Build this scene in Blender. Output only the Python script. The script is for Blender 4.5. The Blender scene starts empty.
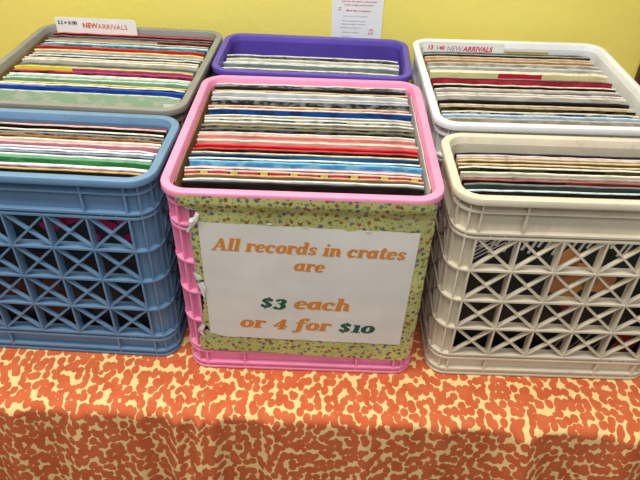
import bpy, bmesh, math, random
from mathutils import Vector, Matrix

random.seed(7)
SC = bpy.context.scene
COL = SC.collection
PI = math.pi

# ------------------------------------------------------------------ helpers
def lin(h):
    h = h.lstrip('#')
    out = []
    for i in (0, 2, 4):
        c = int(h[i:i+2], 16) / 255.0
        out.append(c / 12.92 if c <= 0.04045 else ((c + 0.055) / 1.055) ** 2.4)
    return (out[0], out[1], out[2], 1.0)

def obj(name, bm, mats, parent=None, smooth=False):
    me = bpy.data.meshes.new(name)
    bm.normal_update()
    bm.to_mesh(me)
    bm.free()
    if not isinstance(mats, (list, tuple)):
        mats = [mats]
    for m in mats:
        me.materials.append(m)
    if smooth:
        for p in me.polygons:
            p.use_smooth = True
    o = bpy.data.objects.new(name, me)
    COL.objects.link(o)
    if parent is not None:
        o.parent = parent
    return o

def tag(o, label=None, cat=None, group=None, kind=None):
    if label: o['label'] = label
    if cat: o['category'] = cat
    if group: o['group'] = group
    if kind: o['kind'] = kind
    return o

def empty(name, loc=(0, 0, 0), rz=0.0):
    o = bpy.data.objects.new(name, None)
    o.empty_display_size = 0.05
    o.location = loc
    o.rotation_euler = (0, 0, rz)
    COL.objects.link(o)
    return o

def box(bm, x0, x1, y0, y1, z0, z1, mi=0, f=None):
    P = [(x0, y0, z0), (x1, y0, z0), (x1, y1, z0), (x0, y1, z0),
         (x0, y0, z1), (x1, y0, z1), (x1, y1, z1), (x0, y1, z1)]
    if f: P = [f(*p) for p in P]
    v = [bm.verts.new(p) for p in P]
    for q in ((0, 3, 2, 1), (4, 5, 6, 7), (0, 1, 5, 4), (1, 2, 6, 5), (2, 3, 7, 6), (3, 0, 4, 7)):
        fc = bm.faces.new([v[i] for i in q])
        fc.material_index = mi

# ------------------------------------------------------------------ materials
class NT:
    def __init__(s, name, rough=0.5, spec=0.5):
        s.m = bpy.data.materials.new(name)
        s.m.use_nodes = True
        s.t = s.m.node_tree
        s.b = s.t.nodes['Principled BSDF']
        s.b.inputs['Roughness'].default_value = rough
        s.b.inputs['Specular IOR Level'].default_value = spec
    def n(s, kind, **kw):
        nd = s.t.nodes.new(kind)
        for k, v in kw.items():
            setattr(nd, k, v)
        return nd
    def l(s, a, b):
        s.t.links.new(a, b)
    def coord(s, which='Object', scale=(1, 1, 1), loc=(0, 0, 0)):
        tc = s.n('ShaderNodeTexCoord')
        mp = s.n('ShaderNodeMapping')
        mp.inputs['Scale'].default_value = scale
        mp.inputs['Location'].default_value = loc
        s.l(tc.outputs[which], mp.inputs['Vector'])
        return mp.outputs['Vector']
    def noise(s, vec, scale, detail=3, rough=0.55):
        nd = s.n('ShaderNodeTexNoise')
        nd.inputs['Scale'].default_value = scale
        nd.inputs['Detail'].default_value = detail
        nd.inputs['Roughness'].default_value = rough
        s.l(vec, nd.inputs['Vector'])
        return nd.outputs['Fac']
    def ramp(s, fac, stops, interp='LINEAR'):
        r = s.n('ShaderNodeValToRGB')
        r.color_ramp.interpolation = interp
        els = r.color_ramp.elements
        while len(els) < len(stops):
            els.new(0.5)
        for e, (p, c) in zip(els, stops):
            e.position = p
            e.color = c
        s.l(fac, r.inputs['Fac'])
        return r.outputs['Color']
    def mix(s, fac, a, b, mode='MIX'):
        m = s.n('ShaderNodeMix', data_type='RGBA', blend_type=mode)
        for sock, v in ((m.inputs[0], fac), (m.inputs[6], a), (m.inputs[7], b)):
            if hasattr(v, 'is_output'):
                s.l(v, sock)
            else:
                sock.default_value = v
        return m.outputs[2]
    def math(s, op, a, b=0.0, clamp=False):
        m = s.n('ShaderNodeMath', operation=op, use_clamp=clamp)
        for sock, v in ((m.inputs[0], a), (m.inputs[1], b)):
            if hasattr(v, 'is_output'):
                s.l(v, sock)
            else:
                sock.default_value = v
        return m.outputs[0]
    def base(s, c):
        if hasattr(c, 'is_output'):
            s.l(c, s.b.inputs['Base Color'])
        else:
            s.b.inputs['Base Color'].default_value = c
    def bump(s, h, strength=0.3, dist=0.002):
        b = s.n('ShaderNodeBump')
        b.inputs['Strength'].default_value = strength
        b.inputs['Distance'].default_value = dist
        s.l(h, b.inputs['Height'])
        s.l(b.outputs['Normal'], s.b.inputs['Normal'])

def flat(name, h, rough=0.6, spec=0.3):
    t = NT(name, rough, spec)
    t.base(lin(h))
    return t.m

def paper_mat(name, h, rough=0.7, var=0.08):
    t = NT(name, rough, 0.25)
    v = t.coord('Object')
    f = t.noise(v, 18, 4)
    c = lin(h)
    d = tuple(x * (1 - 2.5 * var) for x in c[:3]) + (1,)
    t.base(t.ramp(f, [(0.3, d), (0.65, c)]))
    t.bump(t.noise(v, 60, 3), 0.12, 0.001)
    return t.m

def plastic(name, h, rough=0.42, dirt='6a5a48', amt=0.25, ribs=False):
    t = NT(name, rough, 0.45)
    v = t.coord('Object')
    f = t.noise(v, 9, 5, 0.65)
    c = lin(h)
    d = tuple(a * 0.82 for a in c[:3]) + (1,)
    col = t.ramp(f, [(0.3, d), (0.62, c)])
    g = t.math('MULTIPLY', t.ramp(t.noise(v, 34, 6, 0.7), [(0.56, (0, 0, 0, 1)), (0.75, (1, 1, 1, 1))]), amt)
    col = t.mix(g, col, lin(dirt))
    t.base(col)
    t.bump(t.noise(v, 220, 2), 0.06, 0.0006)
    return t.m

# ------------------------------------------------------------------ milk crates
RC = 0.036          # corner radius of the rim
TAPER = 0.0030      # the walls lean in by this much from rim to base

def rrect(W, D, inset, seg=7):
    """closed outline of the crate, rounded, in local x (centred) and y (0..D)"""
    r = max(RC - inset, 0.004)
    pts = []
    for cx, cy, a0 in ((W/2-inset-r, inset+r, -PI/2), (W/2-inset-r, D-inset-r, 0),
                       (-W/2+inset+r, D-inset-r, PI/2), (-W/2+inset+r, inset+r, PI)):
        for k in range(seg + 1):
            a = a0 + PI/2 * k / seg
            pts.append((cx + r*math.cos(a), cy + r*math.sin(a)))
    return pts

def tap(z, H):
    return TAPER * (1 - z / H)

def ring(bm, W, D, H, prof, taper=True):
    """sweep a closed profile of (inset, z) round the crate"""
    loops = []
    for (ins, z) in prof:
        i2 = ins + (tap(z, H) if taper else 0)
        loops.append([bm.verts.new((x, y, z)) for x, y in rrect(W, D, i2)])
    n = len(loops[0])
    m = len(loops)
    for k in range(m):
        A, B = loops[k], loops[(k+1) % m]
        for j in range(n):
            bm.faces.new((A[j], A[(j+1) % n], B[(j+1) % n], B[j]))

def rect_ring(bm, W, D, H, i0, i1, z0, z1):
    ring(bm, W, D, H, [(i0, z0), (i1, z0), (i1, z1), (i0, z1)])

OUT = 0.0045        # ribs and flanges stand this far in from the rim edge
DEP = 0.0075        # depth of ribs
WT = 0.0020
Z_GRID0, Z_GRID1 = 0.0455, 0.2690

def side_frames(W, D):
    """four wall frames: (origin, along, inward, length)"""
    return [('front', Vector((0, 0, 0)), Vector((1, 0, 0)), Vector((0, 1, 0)), W),
            ('right', Vector((W/2, D/2, 0)), Vector((0, 1, 0)), Vector((-1, 0, 0)), D),
            ('back', Vector((0, D, 0)), Vector((-1, 0, 0)), Vector((0, -1, 0)), W),
            ('left', Vector((-W/2, D/2, 0)), Vector((0, -1, 0)), Vector((1, 0, 0)), D)]

def make_crate(name, W, D, H, mat, loc, rz, label, group):
    root = empty(name, loc, rz)
    tag(root, label, 'crate', group)
    # rim: a rounded flange
    bm = bmesh.new()
    ring(bm, W, D, H, [(0.0032, H-0.0110), (0.0004, H-0.0100), (0, H-0.0085), (0, H-0.0022), (0.0007, H-0.0006), (0.0020, H),
                       (0.0098, H), (0.0112, H-0.0005), (0.0120, H-0.0020), (0.0142, H-0.0125)], taper=False)
    bm.normal_update()
    for e in bm.edges:
        if len(e.link_faces) == 2 and e.calc_face_angle(0) > math.radians(40): e.smooth = False
    obj('rim', bm, mat, root, smooth=True)
    # body: solid bands, corner shells, flanges round the crate and short ribs
    bm = bmesh.new()
    i0, i1 = OUT, OUT + DEP
    rect_ring(bm, W, D, H, i1, i1+WT, Z_GRID1+0.001, H-0.010)      # upper band wall
    rect_ring(bm, W, D, H, i1, i1+WT, 0.0, Z_GRID0-0.0005)         # lower band wall
    zs = [0.0, 0.0095, 0.0345, 0.0425, 0.2675, 0.2745, H-0.0245]
    rows = [Z_GRID0 + (Z_GRID1-Z_GRID0) * k/4 for k in range(1, 4)]
    for z in zs:
        rect_ring(bm, W, D, H, i0, i1+0.0005, z, z+0.0032)
    for z in rows:
        rect_ring(bm, W, D, H, i0, i1+0.0005, z-0.0016, z+0.0016)
    fr = side_frames(W, D)
    cols = {}
    for nm, o, al, inw, L in fr:
        if L > 0.3:
            n, half = 5, 0.1430
        else:
            n = max(2, round((L - 0.075) / 0.057)); half = (L - 0.075) / 2
        cols[nm] = (n, half)
        def P(u, d, z, o=o, al=al, inw=inw):
            q = o + al*u + inw*(d + tap(z, H))
            return (q.x, q.y, z)
        xs = [-half + 2*half*k/n for k in range(n+1)]
        sel = [xs[0], xs[1], xs[-2], xs[-1]] if n > 2 else [xs[0], xs[-1]]
        for x in sel:
            for z0, z1 in ((0.0, 0.0350), (0.2745, H-0.012)):
                box(bm, x-0.0014, x+0.0014, i0+0.0004, i1+0.001, z0, z1, f=P)
        for s in (-1, 1):                       # small twin ticks between the flanges
            for k in (0.30, 0.62):
                xm = s*(half - 2*half/n*k) if n > 2 else s*half*k
                for z0, z1 in ((0.0375, 0.043), (0.2695, 0.275)):
                    box(bm, xm-0.0011, xm+0.0011, i0+0.0008, i1+0.001, z0, z1, f=P)
            # corner rib and solid corner shell beside the grid
            box(bm, s*half-0.0015, s*half+0.0015, i0+0.0003, i1+0.002, Z_GRID0-0.004, Z_GRID1+0.002, f=P)
            u1 = s*(L/2 - RC)
            if abs(half) < abs(u1):
                a, b = sorted((s*half, u1))
                box(bm, a, b, i1, i1+WT, Z_GRID0-0.001, Z_GRID1+0.002, f=P)
    # corner quarter shells + a rib half way round each
    r_out = RC - i1
    for (cx, cy, a0) in ((W/2-RC, RC, -PI/2), (W/2-RC, D-RC, 0), (-W/2+RC, D-RC, PI/2), (-W/2+RC, RC, PI)):
        seg = 7
        cc = Vector((0, D/2, 0))
        def Q(a, r, z, cx=cx, cy=cy):
            t = tap(z, H)
            sx = -1 if cx > 0 else 1
            sy = 1 if cy < D/2 else -1
            return (cx + sx*t + r*math.cos(a), cy + sy*t + r*math.sin(a), z)
        for k in range(seg):
            a, b = a0 + PI/2*k/seg, a0 + PI/2*(k+1)/seg
            vs = [[bm.verts.new(Q(aa, rr, z)) for z in (Z_GRID0-0.001, Z_GRID1+0.002)]
                  for aa, rr in ((a, r_out), (b, r_out), (b, r_out-WT), (a, r_out-WT))]
            for j in range(4):
                A, B = vs[j], vs[(j+1) % 4]
                bm.faces.new((A[0], B[0], B[1], A[1]))
        for frac in (0.30, 0.70):
            am = a0 + PI/2*frac
            da = 0.0013 / (RC - i0)
            for z0, z1 in ((0.0, H-0.012),):
                v = []
                for z in (z0, z1):
                    for aa, rr in ((am-da, RC-i0-0.0004), (am+da, RC-i0-0.0004), (am+da, r_out-0.001), (am-da, r_out-0.001)):
                        v.append(bm.verts.new(Q(aa, rr, z)))
                for q in ((0, 1, 5, 4), (1, 2, 6, 5), (2, 3, 7, 6), (3, 0, 4, 7), (4, 5, 6, 7), (0, 3, 2, 1)):
                    bm.faces.new([v[i] for i in q])
    bmesh.ops.recalc_face_normals(bm, faces=bm.faces[:])
    obj('body', bm, mat, root)
    # crossed lattice panels, one per wall
    for nm, o, al, inw, L in fr:
        n, half = cols[nm]
        bm = bmesh.new()
        def P(u, d, z, o=o, al=al, inw=inw):
            q = o + al*u + inw*(d + tap(z, H))
            return (q.x, q.y, z)
        xs = [-half + 2*half*k/n for k in range(n+1)]
        zz = [Z_GRID0 + (Z_GRID1-Z_GRID0)*k/4 for k in range(5)]
        deep = 0.0075 if nm == 'front' else 0.0015
        for x in xs[1:-1]:
            box(bm, x-0.0013, x+0.0013, i0+0.0003, i1+deep, zz[0]-0.002, zz[-1]+0.001, f=P)
        if nm == 'front':
            for z in zz[1:-1]:
                box(bm, xs[0], xs[-1], i1-0.001, i1+deep, z-0.0014, z+0.0014, f=P)
            box(bm, xs[0], xs[-1], i1-0.001, i1+deep, zz[0]-0.0016, zz[0]+0.0008, f=P)
        for a in range(n):
            for b in range(4):
                x0, x1, z0, z1 = xs[a]+0.0014, xs[a+1]-0.0014, zz[b]+0.0012, zz[b+1]-0.0012
                ln = math.hypot(x1-x0, z1-z0)
                for s in (0, 1):
                    pa = Vector((x0, z0)) if s == 0 else Vector((x0, z1))
                    pb = Vector((x1, z1)) if s == 0 else Vector((x1, z0))
                    dr = (pb - pa) / ln
                    nn = Vector((-dr.y, dr.x)) * 0.0013
                    v = []
                    for d in (i0+0.0012 + 0.0002*s, i1):
                        for q in (pa - nn, pb - nn, pb + nn, pa + nn):
                            v.append(bm.verts.new(P(q.x, d, q.y)))
                    for q in ((0, 1, 2, 3), (7, 6, 5, 4), (0, 4, 5, 1), (1, 5, 6, 2), (2, 6, 7, 3), (3, 7, 4, 0)):
                        bm.faces.new([v[i] for i in q])
        bmesh.ops.recalc_face_normals(bm, faces=bm.faces[:])
        obj('lattice_panel', bm, mat, root)
    # base
    bm = bmesh.new()
    pts = rrect(W, D, OUT + TAPER + 0.004)
    lo = [bm.verts.new((x, y, 0.0)) for x, y in pts]
    hi = [bm.verts.new((x, y, 0.005)) for x, y in pts]
    bm.faces.new(lo[::-1]); bm.faces.new(hi)
    for j in range(len(lo)):
        bm.faces.new((lo[j], lo[(j+1) % len(lo)], hi[(j+1) % len(lo)], hi[j]))
    obj('base', bm, mat, root)
    return root

CR = {  # name: W, D, H, x, y, rotation
 'pink':   (0.3600, 0.3585, 0.3305, -0.0134, 0.0955, 0.0102),
 'blue':   (0.3660, 0.1850, 0.3310, -0.3845, 0.1138, -0.0166),
 'beige':  (0.3600, 0.1730, 0.3330, 0.3563, 0.1037, 0.0144),
 'purple': (0.3540, 0.1900, 0.3260, -0.0200, 0.4763, -0.0146),
 'white':  (0.3636, 0.3575, 0.3361, 0.3540, 0.2941, 0.0220),
 'grey':   (0.3590, 0.3560, 0.3289, -0.3844, 0.3168, -0.0241),
}
PLAST = {
 'pink': plastic('pink_plastic', 'ee92b8', 0.42, 'a05a78', 0.2),
 'blue': plastic('blue_plastic', '6688a8', 0.38, '3c5878', 0.25),
 'beige': plastic('beige_plastic', 'd6ccb4', 0.45, '8a7458', 0.35),
 'purple': plastic('purple_plastic', '5846a6', 0.4, '3a2c78', 0.2),
 'white': plastic('white_plastic', 'e4e6e6', 0.45, 'a0a0a0', 0.2),
 'grey': plastic('grey_plastic', '85857f', 0.5, '4c4a46', 0.25),
}
CRL = {
 'pink': 'pink plastic crate with the price sign on its front',
 'blue': 'blue plastic crate with crossed lattice, left of the pink crate',
 'beige': 'beige plastic crate with crossed lattice, right of the pink crate',
 'purple': 'dark purple plastic crate holding only a few records, against the wall',
 'white': 'white plastic crate behind the beige crate',
 'grey': 'grey plastic crate behind the blue crate',
}
CRATE = {}
for k, (W, D, H, x, y, rz) in CR.items():
    CRATE[k] = make_crate('milk_crate', W, D, H, PLAST[k], (x, y, 0.0), rz, CRL[k], 'record crates on the table')

def place(k, lx, ly, lz, rx=0.0, rz=0.0):
    """world matrix of a spot given in a crate's own axes"""
    W, D, H, x, y, r = CR[k]
    return Matrix.Translation((x, y, 0)) @ Matrix.Rotation(r, 4, 'Z') @ Matrix.Translation((lx, ly, lz)) @ Matrix.Rotation(rz, 4, 'Z') @ Matrix.Rotation(rx, 4, 'X')
BANDS = {
 'pink': [
  (0.0464, '24221f', '101010', 'plain', '', 'black'),
  (0.056, 'dcdcd8', 'b8bcbc', 'plain', '', 'grey white'),
  (0.0648, 'c4a27c', '8a6b4a', 'plain', '', 'brown kraft'),
  (0.0743, 'e7b9a8', 'cf4a52', 'tabs', 'e9e05a', 'red with yellow tabs'),
  (0.0799, 'd5d0cc', '80606c', 'plain', '', 'pale mauve'),
  (0.0871, 'c98a98', '6e2740', 'mottle', 'a04c60', 'maroon'),
  (0.097, '7cc0e4', '4aa2d6', 'mottle', '8fd0ee', 'sky blue'),
  (0.1049, 'e9e9e3', '2a2f36', 'plain', '', 'white edged charcoal'),
  (0.1173, '2b4a70', '17324f', 'grad', '3d8fc6', 'navy to blue'),
  (0.1256, 'd9c8a4', 'a48f6e', 'plain', '', 'tan'),
  (0.1348, 'b84848', '141414', 'mottle', '4b2a22', 'black with dark red edge'),
  (0.1476, 'e02a2e', 'c4121c', 'plain', '', 'bright red'),
  (0.1567, 'efd9c8', 'e0a59a', 'plain', '', 'blush pink'),
  (0.1652, 'd98a80', 'b3202c', 'plain', '', 'deep red with pale pink edge'),
  (0.1757, 'e7b8a8', 'e09890', 'plain', '', 'salmon pink'),
  (0.1852, 'e4dccb', 'cdbfae', 'plain', '', 'cream'),
  (0.1964, '6b6a60', '1b1b20', 'mottle', '5d5472', 'black with violet flecks'),
  (0.2079, '9a9184', '23231f', 'mottle', '8a8a3c', 'black with olive flecks'),
  (0.2195, 'e2dcd0', '8f8476', 'plain', '', 'cream edged taupe'),
  (0.2308, 'e4e0d4', 'cbc5b6', 'mottle', '2f5a60', 'cream with teal smudges'),
  (0.2409, 'd9d5c2', 'a9a690', 'plain', '', 'greenish cream'),
  (0.2588, 'ddd8c8', '1f4f9e', 'mottle', '16356e', 'royal blue'),
  (0.2743, 'e0c2a0', 'cf5560', 'mottle', 'e5cf9a', 'coral red and cream mottled'),
  (0.294, 'aeb2b3', '2a2c2e', 'mottle', '8b8f90', 'grey edged'),
  (0.3052, 'd2d6d6', 'b4b9bb', 'plain', '', 'silvery white'),
  (0.3166, 'e3e4e2', 'c9ccce', 'plain', '', 'white'),
  (0.3282, 'd9b98f', '7d6448', 'mottle', '2a241d', 'tan edged'),
  (0.3416, '2e2e2e', '1d1e22', 'plain', '', 'black'),
  (0.3561, 'd8d6cc', 'b9b8ae', 'mottle', '4a4a46', 'worn off-white'),
 ],
 'purple': [
  (0.0385, 'e4e0cf', 'a19d86', 'mottle', '4a4638', 'cream edged'),
  (0.0553, 'c9cfca', '7f8d8c', 'plain', '', 'pale grey green'),
  (0.0677, 'e3e1d6', 'd3d2c6', 'plain', '', 'ivory'),
  (0.0785, 'dcdace', 'c9c8bc', 'plain', '', 'cream white'),
  (0.0943, 'd8d8d4', '77736c', 'mottle', '2c2a28', 'white edged with dark specks'),
 ],
 'grey': [
  (0.0895, '2f58b8', '1c3c94', 'plain', '', 'cobalt blue'),
  (0.0994, 'e4e4e0', '1c1c20', 'split', 'e0e0dc', 'white and black'),
  (0.1086, 'dccf70', '5a5424', 'plain', '', 'khaki yellow'),
  (0.1196, 'c0d6c0', '88a68c', 'plain', '', 'sage green'),
  (0.1316, 'b8d2ba', '9cc0a4', 'mottle', 'c8d8c0', 'mint green'),
  (0.1413, 'e8eae4', 'cfe0d0', 'plain', '', 'white'),
  (0.1562, 'b04a60', '963048', 'mottle', '30202c', 'crimson mottled'),
  (0.1672, 'e8d040', 'b8489e', 'split', 'e6d23c', 'yellow and magenta'),
  (0.1758, '858884', '4c5250', 'plain', '', 'slate grey'),
  (0.1871, '7c7e7a', '6b706c', 'plain', '', 'mid grey'),
  (0.1977, 'ece4d0', 'd6cbb4', 'plain', '', 'thick cream'),
  (0.2084, 'e8dfc8', 'cdc2a8', 'plain', '', 'cream'),
  (0.2258, 'e2e0d8', '5b4a36', 'mottle', '2a211a', 'white edged brown'),
  (0.2352, 'c7ccca', '70767a', 'plain', '', 'light grey'),
  (0.2475, 'f0d8a8', 'd8c49c', 'plain', '', 'pale apricot'),
  (0.261, 'cc4a30', 'a82c1e', 'plain', '', 'orange red'),
  (0.2748, '3f8b98', '1f6272', 'mottle', '74b4c0', 'teal'),
  (0.2868, 'd3e2e6', '8fc0cc', 'plain', '', 'pale ice blue'),
  (0.298, 'c7bfa8', '6d6250', 'mottle', '2c2822', 'drab cream'),
  (0.3104, '8a6a58', '6e2c30', 'split', 'bfae94', 'maroon and cream'),
  (0.3209, '6f7070', '4a4c4c', 'mottle', '24201e', 'dark grey'),
  (0.3327, 'd8403e', '301a1a', 'plain', '', 'black with red edge'),
 ],
 'blue': [
  (0.0407, 'c2a460', '17161a', 'plain', '', 'black with gold edge'),
  (0.0495, 'e8ccd0', 'c4a0b0', 'mottle', '8a6a88', 'pink lilac'),
  (0.0555, 'ece6d6', 'c88a60', 'mottle', 'e8dcc8', 'cream with an orange smudge'),
  (0.0667, '5aa070', '2f7c4a', 'mottle', '4c9664', 'green'),
  (0.0747, 'dfe9dc', 'c4d8c6', 'plain', '', 'pale mint'),
  (0.0847, '8e98ac', '5c6880', 'mottle', '3a4252', 'blue grey'),
  (0.0903, 'ecece8', '24262c', 'plain', '', 'white edged black'),
  (0.0973, 'e6e2ec', 'a8a8bc', 'plain', '', 'lilac white'),
  (0.1031, 'a83c60', '7a1c44', 'plain', '', 'magenta wine'),
  (0.1111, 'e6b8bc', 'd2949c', 'plain', '', 'pale pink'),
  (0.1215, 'f0e8d6', 'ddd4c4', 'mottle', 'e8e0d0', 'cream white'),
  (0.1298, '9a6a40', '5a3c24', 'mottle', 'a87848', 'brown'),
  (0.138, '8c8a80', '4b4a46', 'mottle', 'b0aea4', 'grey mottled'),
  (0.1451, 'e9e4d2', '2c2a26', 'plain', '', 'cream edged charcoal'),
  (0.1589, 'e0b8a8', '141214', 'plain', '', 'black with pinkish edge'),
  (0.165, '8c3040', '6c2030', 'plain', '', 'dark wine red'),
 ],
 'white': [
  (0.0612, 'c2b8aa', '9a9084', 'mottle', 'b8b0a4', 'taupe grey'),
  (0.0773, 'd0e0ea', 'a4c4d8', 'plain', '', 'pale blue'),
  (0.0858, 'e4dac4', '2a3a6a', 'mottle', 'c0c0bc', 'cream edged navy'),
  (0.101, 'bcae88', '4a402c', 'mottle', '161310', 'olive brown'),
  (0.1107, 'e6cdb4', 'a88c70', 'plain', '', 'peach edged'),
  (0.1265, '30302e', '151515', 'plain', '', 'black'),
  (0.1428, 'e8e2d4', 'd2cabb', 'plain', '', 'ivory'),
  (0.1539, 'e6ddd0', 'cfc6b8', 'plain', '', 'off-white'),
  (0.1627, '6a6478', '3a3650', 'mottle', 'd0c4b4', 'cream with blue violet flecks'),
  (0.1725, 'e4d8c6', 'd4c6b2', 'plain', '', 'cream'),
  (0.1891, 'e8e0cc', '1a1816', 'mottle', '2a2622', 'white edged black'),
  (0.2087, '64202a', 'a42436', 'mottle', 'c03a48', 'crimson'),
  (0.2160, '8a8680', '4a4642', 'mottle', '1c1a18', 'charcoal mottled'),
  (0.2656, 'd6d8d4', 'b9bcb8', 'plain', '', 'pale grey'),
  (0.2818, 'cfc6b4', 'a09684', 'mottle', 'c9c0ae', 'drab cream'),
  (0.2993, 'dcc09a', 'a8845c', 'plain', '', 'tan'),
  (0.3113, 'e0c6a2', 'cdae88', 'plain', '', 'peach tan'),
  (0.3244, 'a8a49a', '1c1a18', 'plain', '', 'black with grey edge'),
  (0.3347, '8c8c88', '4a4a48', 'mottle', '24221f', 'dark grey speckled'),
 ],
 'beige': [
  (0.0482, 'ccd8da', '14130f', 'plain', '', 'black with pale blue edge'),
  (0.0599, '7c807a', '3c4642', 'plain', '', 'dark slate green'),
  (0.0703, 'a86058', '7c2c30', 'split', '1c1618', 'maroon and black'),
  (0.0779, 'a89c90', '7c7068', 'mottle', 'b0a498', 'taupe'),
  (0.0872, 'ece6d2', 'cfc7b2', 'plain', '', 'cream'),
  (0.1035, 'eee8d6', '14140f', 'mottle', '4a4a24', 'black with cream edge and white specks'),
  (0.111, 'dcc8a0', '8a5c34', 'plain', '', 'cream edged brown'),
  (0.1214, 'd8c098', '6e5a30', 'plain', '', 'dark gold'),
  (0.1287, 'dcc8a4', 'c4ac84', 'plain', '', 'tan cream'),
  (0.1371, 'dcc8d0', 'c9aab2', 'split', 'c84860', 'lilac with a red patch'),
  (0.1428, '2c2a28', '161412', 'plain', '', 'black'),
 ],
}
# ------------------------------------------------------------------ records
ORD = ['front', 'second', 'third', 'fourth', 'fifth', 'sixth', 'seventh', 'eighth', 'ninth', 'tenth', 'eleventh', 'twelfth',
       'thirteenth', 'fourteenth', 'fifteenth', 'sixteenth', 'seventeenth', 'eighteenth', 'nineteenth', 'twentieth',
       'twenty-first', 'twenty-second', 'twenty-third', 'twenty-fourth', 'twenty-fifth', 'twenty-sixth',
       'twenty-seventh', 'twenty-eighth', 'twenty-ninth', 'thirtieth', 'thirty-first']

def face_mat(name, face, kind, col2, seed, splitx=0.0, flip=False):
    t = NT(name, 0.42, 0.4)
    rnd = random.Random(seed)
    off = (rnd.uniform(0, 9), rnd.uniform(0, 9), rnd.uniform(0, 9))
    a = lin(face)
    b = lin(col2) if col2 else a
    v = t.coord('Object', (1, 1, 1), off)
    if kind == 'plain':
        f = t.noise(t.coord('Object', (30, 30, 90), off), 1.0, 3)
        d = tuple(c*0.72 for c in a[:3]) + (1,)
        e = tuple(min(1, c*1.1+0.006) for c in a[:3]) + (1,)
        c = t.ramp(f, [(0.35, d), (0.6, e)])
    elif kind == 'mottle':
        f = t.noise(t.coord('Object', (38, 38, 70), off), 1.0, 4, 0.6)
        c = t.ramp(f, [(0.47, a), (0.58, b)])
    elif kind == 'split':
        tc = t.n('ShaderNodeTexCoord'); sp = t.n('ShaderNodeSeparateXYZ')
        t.l(tc.outputs['Object'], sp.inputs[0])
        f = t.math('GREATER_THAN', sp.outputs['X'], splitx)
        n2 = t.noise(t.coord('Object', (50, 50, 90), off), 1.0, 3)
        a2 = t.ramp(n2, [(0.4, tuple(x*0.7 for x in a[:3])+(1,)), (0.6, a)])
        c = t.mix(f, b, a2) if not flip else t.mix(f, a2, b)
    elif kind == 'grad':
        tc = t.n('ShaderNodeTexCoord'); sp = t.n('ShaderNodeSeparateXYZ')
        t.l(tc.outputs['Object'], sp.inputs[0])
        f = t.math('MULTIPLY_ADD', sp.outputs['X'], 3.1)
        f.node.inputs[2].default_value = 0.5
        c = t.ramp(f, [(0.0, a), (0.38, a), (0.62, b), (0.8, lin('24609c')), (1.0, a)])
    elif kind == 'tabs':
        tc = t.n('ShaderNodeTexCoord'); sp = t.n('ShaderNodeSeparateXYZ')
        t.l(tc.outputs['Object'], sp.inputs[0])
        u = t.math('FRACT', t.math('MULTIPLY_ADD', sp.outputs['X'], 25.0))
        u.node.inputs[0].links[0].from_node.inputs[2].default_value = 8.1
        c = t.ramp(u, [(0.0, a), (0.62, lin('2a1a18')), (0.68, b), (0.93, lin('2a1a18')), (0.97, a)], 'CONSTANT')
    t.base(c)
    return t.m

EDGE_CACHE = {}
def edge_mat(h):
    if h not in EDGE_CACHE:
        t = NT('sleeve_edge_' + h, 0.75, 0.2)
        f = t.noise(t.coord('Object', (60, 200, 200)), 1.0, 4, 0.65)
        c = lin(h)
        d = tuple(x*0.55 for x in c[:3]) + (1,)
        t.base(t.ramp(f, [(0.33, d), (0.52, c)]))
        EDGE_CACHE[h] = t.m
    return EDGE_CACHE[h]

SL_W, SL_T = 0.315, 0.0036
def sleeve_mesh(h, th, seed, w=SL_W):
    rnd = random.Random(seed)
    bm = bmesh.new()
    N = 14
    grid = []
    j = [rnd.uniform(-0.0007, 0.0005) for _ in range(N+1)]
    for i in range(N+1):
        x = -w/2 + w*i/N
        dz = j[i]
        if i in (0, N): dz -= rnd.uniform(0.0005, 0.0022)          # worn corners
        bow = 0.0004*math.sin(PI*i/N)
        col = []
        for z in (0.0, h*0.5, h-0.0012+dz, h+dz):
            k = 1.0 if z < h*0.98 else 0.8
            if z > h-0.0008+dz: k = 0.62
            col.append((bm.verts.new((x, -th/2*k + bow*z/h, z)), bm.verts.new((x, th/2*k + bow*z/h, z))))
        grid.append(col)
    for i in range(N):
        A, B = grid[i], grid[i+1]
        for r in range(3):
            mi = 0 if r < 2 else 1
            f = bm.faces.new((A[r][0], B[r][0], B[r+1][0], A[r+1][0])); f.material_index = mi
            f = bm.faces.new((B[r][1], A[r][1], A[r+1][1], B[r+1][1])); f.material_index = mi
        f = bm.faces.new((A[3][0], B[3][0], B[3][1], A[3][1])); f.material_index = 1
        f = bm.faces.new((A[0][1], B[0][1], B[0][0], A[0][0])); f.material_index = 1
    for col, s in ((grid[0], 0), (grid[-1], 1)):
        for r in range(3):
            q = (col[r][1], col[r][0], col[r+1][0], col[r+1][1])
            f = bm.faces.new(q if s == 0 else q[::-1]); f.material_index = 1
    return bm

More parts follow.
